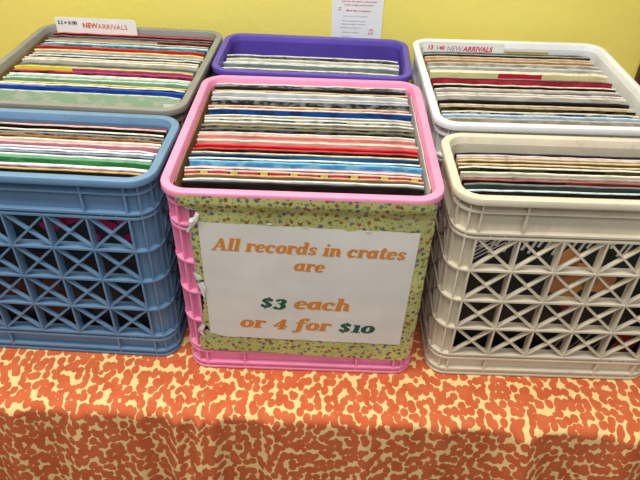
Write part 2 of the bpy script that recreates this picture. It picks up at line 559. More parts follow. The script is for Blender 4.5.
SPLITS = {('grey', 'yellow and magenta'): (-0.055, False), ('grey', 'maroon and cream'): (0.055, False),
          ('grey', 'white and black'): (-0.075, False), ('beige', 'maroon and black'): (-0.02, False),
          ('beige', 'lilac with a red patch'): (-0.9, False)}
LEAN = {'pink': 1.1, 'purple': 1.5, 'grey': 1.6, 'blue': 1.2, 'white': 1.2, 'beige': 1.2}
XC = {'pink': 0.0, 'purple': -0.002, 'grey': 0.0, 'blue': 0.004, 'white': 0.0, 'beige': 0.0}
FIRST = {}
for k, rows in BANDS.items():
    W, D, H = CR[k][:3]
    rnd = random.Random('rec' + k)
    total = len(rows)
    shift = 1 if k == 'grey' else 0
    ymax = D - 0.0152 - SL_T/2 - 0.0012
    y_hi = rows[-1][0]
    for i, (y, edge, face, kind, col2, desc) in enumerate(rows):
        zt = 0.318 + rnd.uniform(-0.002, 0.002)
        if y_hi > ymax:                     # the back of a full crate rides a little higher
            f = (y - rows[0][0]) / (y_hi - rows[0][0])
            y = y - f*(y_hi - ymax)
            zt += f*(y_hi - ymax)*0.45
        h = zt - 0.0062
        sx, fl = SPLITS.get((k, desc), (0.0, False))
        fm = face_mat('sleeve_%s' % desc.replace(' ', '_'), face, kind, col2, '%s%d' % (k, i), sx, fl)
        o = obj('record_sleeve', sleeve_mesh(h, SL_T, '%s%d' % (k, i)), [fm, edge_mat(edge)])
        ln = math.radians(LEAN[k])
        dx = rnd.uniform(-0.0018, 0.0018) + XC[k]
        o.matrix_world = place(k, dx, y - h*math.sin(ln), 0.0062, -ln, rnd.uniform(-0.004, 0.004) if kind != 'x' else 0)
        if i == 0 and shift == 0:
            pos = 'at the very front'
        elif i == total-1:
            pos = 'rearmost of all'
        else:
            pos = '%s from the front' % ORD[i+shift]
        tag(o, ('%s record sleeve in the %s crate, %s' if len(desc.split()) < 6 else '%s record in the %s crate, %s') % (desc, k, pos), 'record', 'records in the %s crate' % k)
        if i == 0:
            FIRST[k] = (o, h)

# thick boxed set in the white crate: cream cover with a red block in the middle
t = NT('boxed_set_cover', 0.45, 0.4)
tc = t.n('ShaderNodeTexCoord'); sp = t.n('ShaderNodeSeparateXYZ')
t.l(tc.outputs['Object'], sp.inputs[0])
inside = t.math('LESS_THAN', t.math('ABSOLUTE', t.math('SUBTRACT', sp.outputs['X'], 0.002)), 0.039)
nz = t.noise(t.coord('Object', (20, 20, 60)), 1.0, 3)
t.base(t.mix(inside, t.ramp(nz, [(0.35, lin('c9bd84')), (0.6, lin('dcd29c'))]), lin('c01f38')))
o = obj('boxed_record_set', sleeve_mesh(0.3165, 0.012, 'boxset'), [t.m, edge_mat('e4dcb8')])
o.matrix_world = place('white', -0.001, 0.2345 - 0.0065, 0.0062, -math.radians(1.2))
tag(o, 'thick cream boxed record set with a red middle block in the white crate', 'record', 'records in the white crate')

# pale green album at the front of the grey crate, its cover showing
gm = face_mat('pale_green_cover', 'a9c4a2', 'mottle', 'c9cfb4', 'greencover')
o = obj('record_sleeve', sleeve_mesh(0.311, SL_T, 'gf'), [gm, edge_mat('c4d2bc')])
o.matrix_world = place('grey', 0.0, 0.074 - 0.311*math.sin(math.radians(3.4)), 0.0062, -math.radians(3.4))
tag(o, 'pale green sleeve with cloudy cover showing, very front of the grey crate', 'record', 'records in the grey crate')
bm = bmesh.new()
box(bm, 0.128, 0.148, -0.0024, -0.0019, 0.282, 0.299)
s = obj('price_sticker', bm, flat('white_sticker', 'e8e8e4'), o)
tag(s, 'small white price sticker')

def blob(cx, cz, rx, rz, seed, n=16, rough=0.25):
    rnd = random.Random(seed)
    return [(cx + rx*math.cos(2*PI*k/n)*(1+rnd.uniform(-rough, rough)), cz + rz*math.sin(2*PI*k/n)*(1+rnd.uniform(-rough, rough))) for k in range(n)]

def polys(bm, L, y, mi=0):
    for P in L:
        f = bm.faces.new([bm.verts.new((x, y, z)) for x, z in P])
        f.material_index = mi
        if f.normal.y > 0: pass

def streak(x0, z0, x1, z1, w):
    d = Vector((x1-x0, z1-z0)); n = Vector((-d.y, d.x)).normalized()*w/2
    return [(x0-n.x, z0-n.y), (x1-n.x*0.8, z1-n.y*0.8), (x1+n.x*0.8, z1+n.y*0.8), (x0+n.x, z0+n.y)]

# artwork on the front album of the beige crate (seen through the lattice)
o, h = FIRST['beige']
rnd = random.Random(3)
zo = -0.0062
def art(name, L, y, mat, parent):
    bm = bmesh.new()
    polys(bm, [[(x, z+zo) for x, z in P] for P in L], y, 0)
    return obj(name, bm, mat, parent)
L = []
for k in range(24):                           # white fringe along the top
    x = -0.135 + 0.0112*k + rnd.uniform(-0.002, 0.002)
    L.append(streak(x, 0.222 + rnd.uniform(-0.008, 0.008), x + 0.014, 0.262, 0.0045))
for k in range(5):
    L.append(streak(-0.135, 0.200 + 0.007*k, -0.09, 0.235 + 0.007*k, 0.0022))
tag(art('artwork_fringe', L, -0.0021, paper_mat('fringe_white', 'd8d0c8'), o), 'white fringe printed along the cover top')
tag(art('artwork_figure', [blob(0.000, 0.200, 0.018, 0.028, 5), blob(0.015, 0.170, 0.034, 0.030, 6), blob(0.057, 0.168, 0.024, 0.022, 7)], -0.0023, paper_mat('skin_orange', 'd08a54', 0.6, 0.15), o), 'orange figure printed on the cover')
ared = paper_mat('art_red', 'b02a22')
art('artwork_spot', [blob(0.028, 0.128, 0.022, 0.013, 8)], -0.0022, ared, o)
art('artwork_border', [[(-0.156, 0.02), (-0.1325, 0.02), (-0.1325, 0.27), (-0.156, 0.27)]], -0.0024, ared, o)
art('artwork_spot', [blob(0.136, 0.050, 0.018, 0.022, 9)], -0.0022, ared, o)
art('artwork_spot', [blob(0.012, 0.142, 0.008, 0.006, 12)], -0.0025, paper_mat('art_yellow', 'c8a040'), o)
art('artwork_strands', [streak(0.01+0.012*k, 0.012+rnd.uniform(0, 0.02), 0.03+0.012*k, 0.064+rnd.uniform(-0.01, 0.005), 0.0035) for k in range(9)], -0.0021, paper_mat('art_brown', 'a88468'), o)

# artwork on the front album of the blue crate
o, h = FIRST['blue']
rnd = random.Random(11)
L = [blob(0.006 + 0.0115*k + rnd.uniform(-0.004, 0.004), 0.220 + rnd.uniform(-0.018, 0.026), rnd.uniform(0.006, 0.012), rnd.uniform(0.006, 0.011), 'm%d' % k, 11, 0.35) for k in range(11)]
tag(art('artwork_bloom', L, -0.0021, paper_mat('magenta_bloom', 'a81c50', 0.6, 0.2), o), 'magenta blooms printed on the cover')
L = [blob(-0.10 + 0.013*k + rnd.uniform(-0.006, 0.006), 0.10 + rnd.uniform(-0.055, 0.045), rnd.uniform(0.012, 0.022), rnd.uniform(0.010, 0.018), 'b%d' % k, 11, 0.35) for k in range(9)]
tag(art('artwork_leaves', L, -0.0023, paper_mat('brown_bloom', '6a4034', 0.6, 0.2), o), 'dark brown leaves printed on the cover')

# cardboard liners standing inside two crates
kraft = paper_mat('kraft_card', '8a6c48', 0.8, 0.15)
palecard = paper_mat('pale_card', 'c9c7c0', 0.8, 0.1)
def liner(k, side, z1, mat, label):
    W, D, H = CR[k][:3]
    bm = bmesh.new()
    y0, y1 = 0.040, D-0.040
    N = 12
    rnd = random.Random(label)
    prev = None
    for i in range(N+1):
        y = y0 + (y1-y0)*i/N
        zz = z1 + rnd.uniform(-0.002, 0.002)
        q = [bm.verts.new(p) for p in ((-0.0006, y, 0.0055), (0.0006, y, 0.0055), (0.0006, y, zz), (-0.0006, y, zz))]
        if prev:
            for j in range(4):
                bm.faces.new((prev[j], prev[(j+1) % 4], q[(j+1) % 4], q[j]))
        else:
            bm.faces.new(q)
        prev = q
    bm.faces.new(prev[::-1])
    bmesh.ops.recalc_face_normals(bm, faces=bm.faces[:])
    o = obj('cardboard_liner', bm, mat)
    # lean slightly so it stays clear of the tapering wall
    o.matrix_world = place(k, side*(W/2 - 0.0188), 0, 0) @ Matrix.Rotation(side*math.radians(0.45), 4, 'Y')
    tag(o, label, 'cardboard', 'cardboard liners in the crates')

liner('pink', -1, 0.3215, kraft, 'brown cardboard liner along the left wall inside the pink crate')
liner('pink', 1, 0.3210, palecard, 'pale card liner along the right wall inside the pink crate')
liner('grey', -1, 0.3190, kraft, 'brown cardboard liner along the left wall inside the grey crate')
# ------------------------------------------------------------------ cards standing in the crates
def text_mesh(body, size, sx=1.0, shear=0.0, bold=0.0, align='LEFT'):
    cu = bpy.data.curves.new('writing', 'FONT')
    cu.body = body
    cu.size = size
    cu.shear = shear
    cu.offset = bold
    cu.align_x = align
    ob = bpy.data.objects.new('writing', cu)
    COL.objects.link(ob)
    dg = bpy.context.evaluated_depsgraph_get()
    me = bpy.data.meshes.new_from_object(ob.evaluated_get(dg))
    bpy.data.objects.remove(ob)
    bpy.data.curves.remove(cu)
    for v in me.vertices:
        v.co.x *= sx
    return me

def add_text(name, items, parent, y=-0.0006):
    """items: (text, x, z, size, sx, shear, bold, material, align) laid on the local xz plane"""
    bm = bmesh.new()
    mats = []
    for (body, x, z, size, sx, sh, bd, m, al) in items:
        me = text_mesh(body, size, sx, sh, bd, al)
        if m not in mats: mats.append(m)
        n0 = len(bm.faces)
        b2 = bmesh.new(); b2.from_mesh(me)
        vm = {}
        for v in b2.verts:
            vm[v.index] = bm.verts.new((x + v.co.x, y, z + v.co.y))
        for f in b2.faces:
            try:
                g = bm.faces.new([vm[v.index] for v in f.verts]); g.material_index = mats.index(m)
            except ValueError:
                pass
        b2.free()
        bpy.data.meshes.remove(me)
    return obj(name, bm, mats, parent)

white_card = paper_mat('white_card', 'eceae6', 0.55, 0.03)
ink_black = flat('black_marker', '1c1c22')
ink_red = flat('red_marker', 'd0304a')
ink_orange = flat('orange_marker', 'd8623c')
ink_pale = flat('pale_marker', 'b08a9c')
ink_teal = flat('teal_marker', '5a9a90')

def card(k, x0, x1, zlo, zhi, y, items, label, slant=0.006):
    bm = bmesh.new()
    P = [(x0, zlo), (x1+slant*0.5, zlo), (x1-slant*0.2, zhi-0.003), (x1-slant, zhi), (x0+0.002, zhi), (x0, zhi-0.002)]
    a = [bm.verts.new((x, 0, z)) for x, z in P]
    b = [bm.verts.new((x, 0.0008, z)) for x, z in P]
    bm.faces.new(a); bm.faces.new(b[::-1])
    for i in range(len(P)):
        bm.faces.new((a[i], b[i], b[(i+1) % len(P)], a[(i+1) % len(P)]))
    bmesh.ops.recalc_face_normals(bm, faces=bm.faces[:])
    o = obj('divider_card', bm, white_card)
    tag(o, label, 'card', 'new arrivals cards in the crates')
    o.matrix_world = place(k, 0, y, 0)
    w = add_text('lettering', items, o)
    return o

card('grey', -0.150, 0.010, 0.10, 0.3475, 0.3368, [
    ('3.3 = 3/.00', -0.1455, 0.3345, 0.0088, 1.0, 0.0, 0.00025, ink_black, 'LEFT'),
    ('NEW', -0.0970, 0.3295, 0.0135, 0.95, 0.0, 0.0004, ink_orange, 'LEFT'),
    ('ARRIVALS', -0.0675, 0.3285, 0.0135, 1.0, 0.05, 0.0, ink_orange, 'LEFT')],
    'white divider card with orange new arrivals lettering, back of the grey crate')
card('white', -0.1585, -0.004, 0.10, 0.3370, 0.3368, [
    ('13', -0.1515, 0.3225, 0.0110, 1.0, 0.1, 0.0003, ink_red, 'LEFT'),
    ('1', -0.1350, 0.3220, 0.0110, 1.0, 0.0, 0.0002, ink_teal, 'LEFT'),
    ('40', -0.1290, 0.3225, 0.0100, 1.0, 0.1, 0.0003, ink_red, 'LEFT'),
    ('NEW', -0.1150, 0.3200, 0.0140, 0.92, 0.15, 0.0, ink_pale, 'LEFT'),
    ('ARRIVALS', -0.0830, 0.3205, 0.0130, 0.98, 0.1, 0.0003, ink_red, 'LEFT')],
    'white divider card with red new arrivals lettering, back of the white crate')
bm = bmesh.new()
P = [(0.0, 0.1), (0.084, 0.1), (0.084, 0.318), (0.081, 0.322), (0.0, 0.322)]
a = [bm.verts.new((x, 0, z)) for x, z in P]; b = [bm.verts.new((x, 0.0008, z)) for x, z in P]
bm.faces.new(a); bm.faces.new(b[::-1])
for i in range(5):
    bm.faces.new((a[i], b[i], b[(i+1) % 5], a[(i+1) % 5]))
bmesh.ops.recalc_face_normals(bm, faces=bm.faces[:])
o = obj('divider_card', bm, paper_mat('olive_card', 'b09a30', 0.6, 0.1))
o.matrix_world = place('white', -0.001, 0.3372, 0)
tag(o, 'olive yellow divider card behind the records of the white crate', 'card')

# ------------------------------------------------------------------ price sign taped to the pink crate
def gift_paper():
    t = NT('flowered_gift_paper', 0.5, 0.35)
    v = t.coord('Object')
    n1 = t.noise(v, 14, 4)
    base = t.ramp(n1, [(0.3, lin('a0a25e')), (0.55, lin('b4b56e')), (0.75, lin('c8c480'))])
    # small flowers: cells with a dark speck, the colour of each picked at random
    wob = t.n('ShaderNodeTexNoise'); wob.inputs['Scale'].default_value = 330; wob.inputs['Detail'].default_value = 1
    t.l(v, wob.inputs['Vector'])
    mv = t.n('ShaderNodeMix', data_type='RGBA', blend_type='ADD')
    sc = t.n('ShaderNodeVectorMath', operation='SCALE'); sc.inputs['Scale'].default_value = 0.0045
    t.l(wob.outputs['Color'], sc.inputs[0])
    ad = t.n('ShaderNodeVectorMath', operation='ADD')
    t.l(v, ad.inputs[0]); t.l(sc.outputs[0], ad.inputs[1])
    sx_ = t.n('ShaderNodeSeparateXYZ'); t.l(ad.outputs[0], sx_.inputs[0])
    flatv = t.n('ShaderNodeCombineXYZ'); t.l(sx_.outputs['X'], flatv.inputs['X']); t.l(sx_.outputs['Z'], flatv.inputs['Y'])
    col = base
    for scale, size, stops in ((88, 0.24, [(0.0, '7c2a2a'), (0.28, '3e4a6a'), (0.5, '6a6e50'), (0.66, '8a3a30'), (0.84, '55607a')]),
                               (150, 0.16, [(0.0, '3c3c2a'), (0.4, '7a4a30'), (0.7, '4c5a40')])):
        vo = t.n('ShaderNodeTexVoronoi', voronoi_dimensions='2D', feature='F1')
        vo.inputs['Scale'].default_value = scale
        vo.inputs['Randomness'].default_value = 0.9
        t.l(flatv.outputs[0], vo.inputs['Vector'])
        m = t.math('LESS_THAN', vo.outputs['Distance'], size)
        sp = t.n('ShaderNodeSeparateColor'); t.l(vo.outputs['Color'], sp.inputs[0])
        c = t.ramp(sp.outputs[0], [(p, lin(h)) for p, h in stops], 'CONSTANT')
        m = t.math('MULTIPLY', m, 0.85)
        col = t.mix(m, col, c)
    t.base(col)
    t.bump(t.noise(v, 45, 3), 0.15, 0.001)
    return t.m

Wp, Dp, Hp = CR['pink'][:3]
def lerp_tab(tab, v):
    tab = sorted(tab)
    if v <= tab[0][0]: return tab[0][1]
    for (a, p), (b, q) in zip(tab, tab[1:]):
        if v <= b: return p + (q-p)*(v-a)/(b-a)
    return tab[-1][1]
def sign_y(x, z):
    """the paper hugs the rim lip, then lies on the ribs below"""
    y_low = OUT + tap(z, Hp) - 0.0010
    f = min(1, max(0, (z - 0.300) / 0.016)); f = f*f*(3-2*f)
    wav = 0.0005*math.sin(40*x + 3) * math.sin(34*z)
    return y_low*(1-f) + (-0.0014)*f - 0.0004 + min(0, wav)

sign = empty('price_sign', (0, 0, 0))
W_, D_, H_, px_, py_, pr_ = CR['pink']
sign.matrix_world = place('pink', 0, 0, 0)
tag(sign, 'torn flowered paper sign with white price sheet taped on the pink crate', 'sign')
L_EDGE = [(0.03, -0.147), (0.0448, -0.1512), (0.060, -0.1512), (0.072, -0.1495), (0.080, -0.143), (0.090, -0.134), (0.098, -0.139), (0.106, -0.143), (0.130, -0.138),
          (0.160, -0.137), (0.172, -0.139), (0.182, -0.1440), (0.21, -0.1415), (0.2516, -0.1430), (0.281, -0.1425), (0.296, -0.134), (0.301, -0.1295), (0.305, -0.136), (0.309, -0.148), (0.318, -0.1535), (0.328, -0.1565)]
R_EDGE = [(0.03, 0.163), (0.05, 0.1660), (0.136, 0.1690), (0.20, 0.1690), (0.262, 0.170), (0.274, 0.1710), (0.30, 0.1695), (0.310, 0.1685), (0.328, 0.167)]
rnd = random.Random(5)
NX, NZ = 70, 90
bm = bmesh.new()
rows = []
jl = [rnd.uniform(-0.0012, 0.0012) for _ in range(NZ+1)]
jr = [rnd.uniform(-0.0008, 0.0008) for _ in range(NZ+1)]
jb = [rnd.uniform(-0.0008, 0.0008) for _ in range(NX+1)]
def front_fold(x, z):
    # paper reaching past the straight part of the wall turns round the corner
    e = abs(x) - (Wp/2 - RC)
    if e <= 0: return 0.0
    r = RC - OUT
    e = min(e, r*0.97)
    return 0.5*(r - math.sqrt(r*r - e*e))
for i in range(NZ+1):
    t_ = i/NZ
    r = []
    for j in range(NX+1):
        s_ = j/NX
        zb = 0.0440 - 0.0120*s_ + jb[j]
        zt = 0.3275 - 0.0010*s_
        z = zb + (zt-zb)*t_
        xl = lerp_tab(L_EDGE, z) + jl[i]
        xr = lerp_tab(R_EDGE, z) + jr[i]
        x = xl + (xr-xl)*s_
        r.append(bm.verts.new((x, sign_y(x, z) + front_fold(x, z), z)))
    rows.append(r)
for i in range(NZ):
    for j in range(NX):
        bm.faces.new((rows[i][j], rows[i][j+1], rows[i+1][j+1], rows[i+1][j]))
obj('flowered_paper', bm, gift_paper(), sign, smooth=True)

# the white sheet
def sheet_mat():
    t = NT('printed_sheet_paper', 0.5, 0.35)
    v = t.coord('Object')
    f = t.noise(v, 10, 4)
    t.base(t.ramp(f, [(0.3, lin('cfcac0')), (0.7, lin('dcd7ce'))]))
    t.bump(t.noise(v, 22, 3), 0.25, 0.003)
    return t.m
TL, TR, BL, BR = (-0.1315, 0.2847), (0.1530, 0.2788), (-0.1329, 0.0746), (0.1475, 0.0686)
bm = bmesh.new()
rows = []
N1, N2 = 40, 30
rnd = random.Random(8)
for i in range(N2+1):
    v_ = i/N2
    r = []
    for j in range(N1+1):
        u_ = j/N1
        x = (BL[0]*(1-u_)+BR[0]*u_)*(1-v_) + (TL[0]*(1-u_)+TR[0]*u_)*v_
        z = (BL[1]*(1-u_)+BR[1]*u_)*(1-v_) + (TL[1]*(1-u_)+TR[1]*u_)*v_
        if i in (0, N2): z += rnd.uniform(-0.0007, 0.0007)
        if i == N2 and (j in (27, 28)): z -= 0.003
        if i == 0 and j < 3: z += 0.002*(3-j)
        r.append(bm.verts.new((x, sign_y(x, z) + front_fold(x, z) - 0.0009, z)))
    rows.append(r)
for i in range(N2):
    for j in range(N1):
        bm.faces.new((rows[i][j], rows[i][j+1], rows[i+1][j+1], rows[i+1][j]))
sheet = obj('printed_sheet', bm, sheet_mat(), sign, smooth=True)

# torn paper showing its white back
def flap(pts, lift, seed):
    bm = bmesh.new()
    rnd = random.Random(seed)
    c = (sum(p[0] for p in pts)/len(pts), sum(p[1] for p in pts)/len(pts))
    cv = bm.verts.new((c[0], sign_y(*c) + front_fold(*c) - lift, c[1]))
    vs = [bm.verts.new((x, sign_y(x, z) + front_fold(x, z) - 0.0012 - lift*rnd.uniform(0.0, 1.0), z)) for x, z in pts]
    for i in range(len(vs)):
        bm.faces.new((cv, vs[i], vs[(i+1) % len(vs)]))
    bmesh.ops.recalc_face_normals(bm, faces=bm.faces[:])
    obj('torn_flap', bm, torn_white, sign)
torn_white = paper_mat('torn_paper_back', 'dedad4', 0.7, 0.06)
flap([(-0.1320, 0.302), (-0.1275, 0.300), (-0.131, 0.288), (-0.139, 0.276), (-0.1455, 0.268), (-0.1475, 0.272), (-0.142, 0.280), (-0.1425, 0.287), (-0.1405, 0.291), (-0.134, 0.293)], 0.004, 1)
flap([(-0.1455, 0.3125), (-0.138, 0.3085), (-0.131, 0.3055), (-0.134, 0.3035), (-0.143, 0.3065)], 0.001, 2)
flap([(-0.1335, 0.183), (-0.131, 0.172), (-0.1345, 0.150), (-0.1385, 0.166), (-0.1415, 0.180)], 0.003, 3)
flap([(-0.146, 0.200), (-0.137, 0.194), (-0.135, 0.187), (-0.143, 0.185)], 0.002, 4)
flap([(-0.149, 0.092), (-0.141, 0.103), (-0.138, 0.098), (-0.143, 0.090), (-0.1465, 0.082), (-0.140, 0.074), (-0.149, 0.080), (-0.151, 0.086)], 0.003, 5)
flap([(0.000, 0.2835), (0.006, 0.2860), (0.012, 0.2835), (0.006, 0.2815)], 0.0015, 6)
flap([(-0.046, 0.2855), (-0.040, 0.2875), (-0.036, 0.2850), (-0.041, 0.2835)], 0.0015, 7)
flap([(0.080, 0.2800), (0.086, 0.2825), (0.092, 0.2800), (0.086, 0.2785)], 0.0015, 8)

# clear tape across the corner of the paper
tt = NT('clear_tape', 0.12, 0.6)
tt.base(lin('d8d4a0'))
tt.b.inputs['Alpha'].default_value = 0.22
tt.bump(tt.noise(tt.coord('Object'), 120, 3), 0.5, 0.002)
bm = bmesh.new()
rows = []
for i in range(7):
    r = []
    for j in range(11):
        x = 0.118 + 0.0475*j/10
        z = 0.2815 + 0.024*i/6 + 0.003*(j/10)
        r.append(bm.verts.new((x, sign_y(x, z) + front_fold(x, z) - 0.0016, z)))
    rows.append(r)
for i in range(6):
    for j in range(10):
        bm.faces.new((rows[i][j], rows[i][j+1], rows[i+1][j+1], rows[i+1][j]))
tag(obj('tape_strip', bm, tt.m, sign, smooth=True), 'clear wrinkled tape strip')

# lettering in a fat slanted broad-nib face, drawn stroke by stroke (x-height = 1)
def arc(cx, cy, rx, ry, a0, a1, n=18):
    return [(cx + rx*math.cos(math.radians(a0+(a1-a0)*k/n)), cy + ry*math.sin(math.radians(a0+(a1-a0)*k/n))) for k in range(n+1)]
def ln(*p):
    out = []
    for (a, b), (c, d) in zip(p, p[1:]):
        for k in range(9):
            out.append((a+(c-a)*k/8, b+(d-b)*k/8))
    return out
TH, MD, HL = (0.185, 0.070), (0.150, 0.065), (0.095, 0.062)     # nib half sizes: thick, medium, hairline
BALL = (0.145, 0.125)
GL = {
 'a': (1.04, [(arc(0.42, 0.48, 0.27, 0.42, 40, 320), TH), (ln((0.74, 0.93), (0.74, 0.14)), TH), (ln((0.74, 0.12), (0.95, 0.07)), HL), (ln((0.62, 0.8), (0.45, 0.92)), HL)]),
 'c': (0.90, [(arc(0.46, 0.48, 0.31, 0.43, 45, 310, 26), TH), ([(0.68, 0.72)], BALL)]),
 'd': (1.06, [(arc(0.42, 0.48, 0.27, 0.42, 40, 320), TH), (ln((0.76, 1.42), (0.76, 0.14)), TH), (ln((0.76, 0.12), (0.96, 0.07)), HL), (ln((0.56, 1.42), (0.80, 1.42)), HL)]),
 'e': (0.92, [(ln((0.20, 0.44), (0.72, 0.56)), HL), (arc(0.46, 0.50, 0.29, 0.42, 10, 130), MD), (arc(0.46, 0.48, 0.31, 0.43, 110, 312, 22), TH)]),
 'f': (0.80, [(arc(0.62, 1.14, 0.24, 0.30, 40, 180), MD), (ln((0.38, 1.15), (0.36, -0.12)), TH), (arc(0.14, -0.10, 0.22, 0.24, 0, -100), MD), ([(0.76, 1.26)], BALL), ([(0.06, -0.26)], BALL), (ln((0.06, 0.90), (0.74, 0.90)), HL)]),
 'h': (1.10, [(ln((0.26, 1.42), (0.26, 0.06)), TH), (ln((0.06, 1.42), (0.28, 1.42)), HL), (arc(0.56, 0.56, 0.24, 0.36, 150, 0), MD), (ln((0.80, 0.60), (0.80, 0.14)), TH), (ln((0.80, 0.10), (1.00, 0.07)), HL), (ln((0.08, 0.05), (0.46, 0.05)), HL)]),
 'i': (0.56, [(ln((0.28, 0.93), (0.28, 0.14)), TH), (ln((0.06, 0.93), (0.30, 0.93)), HL), (ln((0.10, 0.06), (0.52, 0.06)), HL), ([(0.30, 1.33)], (0.15, 0.14))]),
 'l': (0.56, [(ln((0.28, 1.42), (0.28, 0.08)), TH), (ln((0.06, 1.42), (0.30, 1.42)), HL), (ln((0.08, 0.05), (0.50, 0.05)), HL)]),
 'n': (1.10, [(ln((0.26, 0.93), (0.26, 0.06)), TH), (ln((0.06, 0.93), (0.28, 0.93)), HL), (arc(0.56, 0.56, 0.24, 0.36, 150, 0), MD), (ln((0.80, 0.60), (0.80, 0.14)), TH), (ln((0.80, 0.10), (1.00, 0.07)), HL), (ln((0.08, 0.05), (0.46, 0.05)), HL)]),
 'o': (0.98, [(arc(0.48, 0.48, 0.31, 0.43, 0, 360, 34), TH)]),
 'r': (0.84, [(ln((0.26, 0.93), (0.26, 0.06)), TH), (ln((0.06, 0.93), (0.28, 0.93)), HL), (arc(0.56, 0.62, 0.22, 0.30, 155, 60), MD), ([(0.68, 0.80)], BALL), (ln((0.06, 0.05), (0.50, 0.05)), HL)]),
 's': (0.80, [(arc(0.40, 0.70, 0.22, 0.22, 30, 200, 14), MD), (ln((0.20, 0.64), (0.58, 0.34)), TH), (arc(0.38, 0.27, 0.22, 0.21, 20, -160, 14), MD), ([(0.60, 0.74)], HL), ([(0.16, 0.24)], HL)]),
 't': (0.72, [(ln((0.32, 1.24), (0.30, 0.22)), TH), (arc(0.46, 0.24, 0.18, 0.18, 190, 330, 12), MD), (ln((0.06, 0.92), (0.64, 0.92)), HL)]),
 'A': (1.34, [(ln((0.18, 0.06), (0.66, 1.36)), HL), (ln((0.66, 1.36), (1.08, 0.06)), TH), (ln((0.34, 0.46), (0.90, 0.46)), HL), (ln((0.02, 0.05), (0.38, 0.05)), HL), (ln((0.84, 0.05), (1.30, 0.05)), HL)]),
 '3': (0.92, [(arc(0.42, 0.78, 0.24, 0.24, 150, -80, 18), TH), (arc(0.40, 0.22, 0.29, 0.32, 85, -150, 20), TH), ([(0.20, 0.84)], (0.1, 0.09)), ([(0.16, 0.10)], (0.11, 0.1))]),
 '4': (1.02, [(ln((0.66, 1.20), (0.12, 0.40)), HL), (ln((0.10, 0.36), (0.96, 0.36)), (0.07, 0.07)), (ln((0.66, 1.18), (0.66, 0.04)), TH), (ln((0.46, 0.0), (0.86, 0.0)), HL)]),
 '1': (0.66, [(ln((0.33, 0.92), (0.33, 0.08)), TH), (ln((0.08, 0.92), (0.36, 0.92)), HL), (ln((0.06, 0.05), (0.60, 0.05)), HL)]),
 '0': (0.98, [(arc(0.48, 0.48, 0.31, 0.43, 0, 360, 34), TH)]),
 '$': (0.96, [(arc(0.46, 0.82, 0.24, 0.24, 20, 200, 14), MD), (ln((0.24, 0.76), (0.68, 0.38)), TH), (arc(0.44, 0.30, 0.25, 0.24, 20, -165, 14), MD), (ln((0.50, 1.22), (0.42, -0.12)), (0.05, 0.05)), ([(0.68, 0.86)], BALL), ([(0.20, 0.26)], BALL)]),
 ' ': (0.52, []),
}
def hull(pts):
    pts = sorted(set(pts))
    def half(ps):
        h = []
        for p in ps:
            while len(h) >= 2 and (h[-1][0]-h[-2][0])*(p[1]-h[-2][1]) - (h[-1][1]-h[-2][1])*(p[0]-h[-2][0]) <= 0:
                h.pop()
            h.append(p)
        return h
    a, b = half(pts), half(pts[::-1])
    return a[:-1] + b[:-1]
def nib(p, s):
    return [(p[0]+s[0]*math.cos(2*PI*k/12), p[1]+s[1]*math.sin(2*PI*k/12)) for k in range(12)]
def line_width(txt): return sum(GL[c][0] for c in txt)
def write(bm, txt, x0, z0, x1, z1, xh, mis):
    """lettering along the line from (x0,z0) to (x1,z1); mis gives the ink of each character"""
    tot = line_width(txt)
    kx = (x1 - x0) / tot
    pen = 0.0
    cnt = 0
    for c, mi in zip(txt, mis):
        w, strokes = GL[c]
        for pl, s in strokes:
            segs = [nib(pl[0], s)] if len(pl) == 1 else [nib(a, s) + nib(b, s) for a, b in zip(pl, pl[1:])]
            for sg in segs:
                cnt += 1
                vs = []
                for gx, gz in hull([(round(a, 5), round(b, 5)) for a, b in sg]):
                    x = x0 + kx*(pen + gx) + 0.24*xh*gz - 0.12*xh
                    z = z0 + (z1-z0)*(pen+gx)/tot + xh*gz
                    vs.append(bm.verts.new((x, sign_y(x, z) + front_fold(x, z) - 0.00118 - 0.0000003*cnt, z)))
                f = bm.faces.new(vs); f.material_index = mi
        pen += w
bm = bmesh.new()
write(bm, 'All records in crates', -0.1160, 0.2400, 0.1385, 0.2335, 0.0140, [0]*21)
write(bm, 'are', -0.0085, 0.2080, 0.0325, 0.2070, 0.0140, [0]*3)
write(bm, '$3 each', -0.0565, 0.1375, 0.0710, 0.1345, 0.0165, [1, 1, 0, 0, 0, 0, 0])
write(bm, 'or 4 for $10', -0.0870, 0.0955, 0.1085, 0.0915, 0.0160, [0]*9 + [1]*3)
lt = obj('lettering', bm, [flat('orange_ink', 'd08030', 0.6), flat('dark_green_ink', '175440', 0.6)], sheet)
tag(lt, 'fat slanted orange and dark green lettering')
WORLD = 0.24
EXPO = 0.06
AREAS = [('ceiling_light', (-0.35, -0.30, 1.8), (math.radians(8), 0, 0), 1.5, 0.4, 32.0, (1.0, 0.98, 0.94)),
         ('front_fill', (0.4, -1.3, 1.8), (math.radians(30), 0, 0), 2.2, 0.5, 16.0, (1.0, 0.97, 0.93)),  # added fill from the front, brightens sign and crate fronts
         ('wall_fill', (-0.6, 0.30, 1.8), (math.radians(-10), 0, 0), 1.4, 0.3, 10.0, (1.0, 0.98, 0.94))]  # added area light, shifted left to lighten the wall
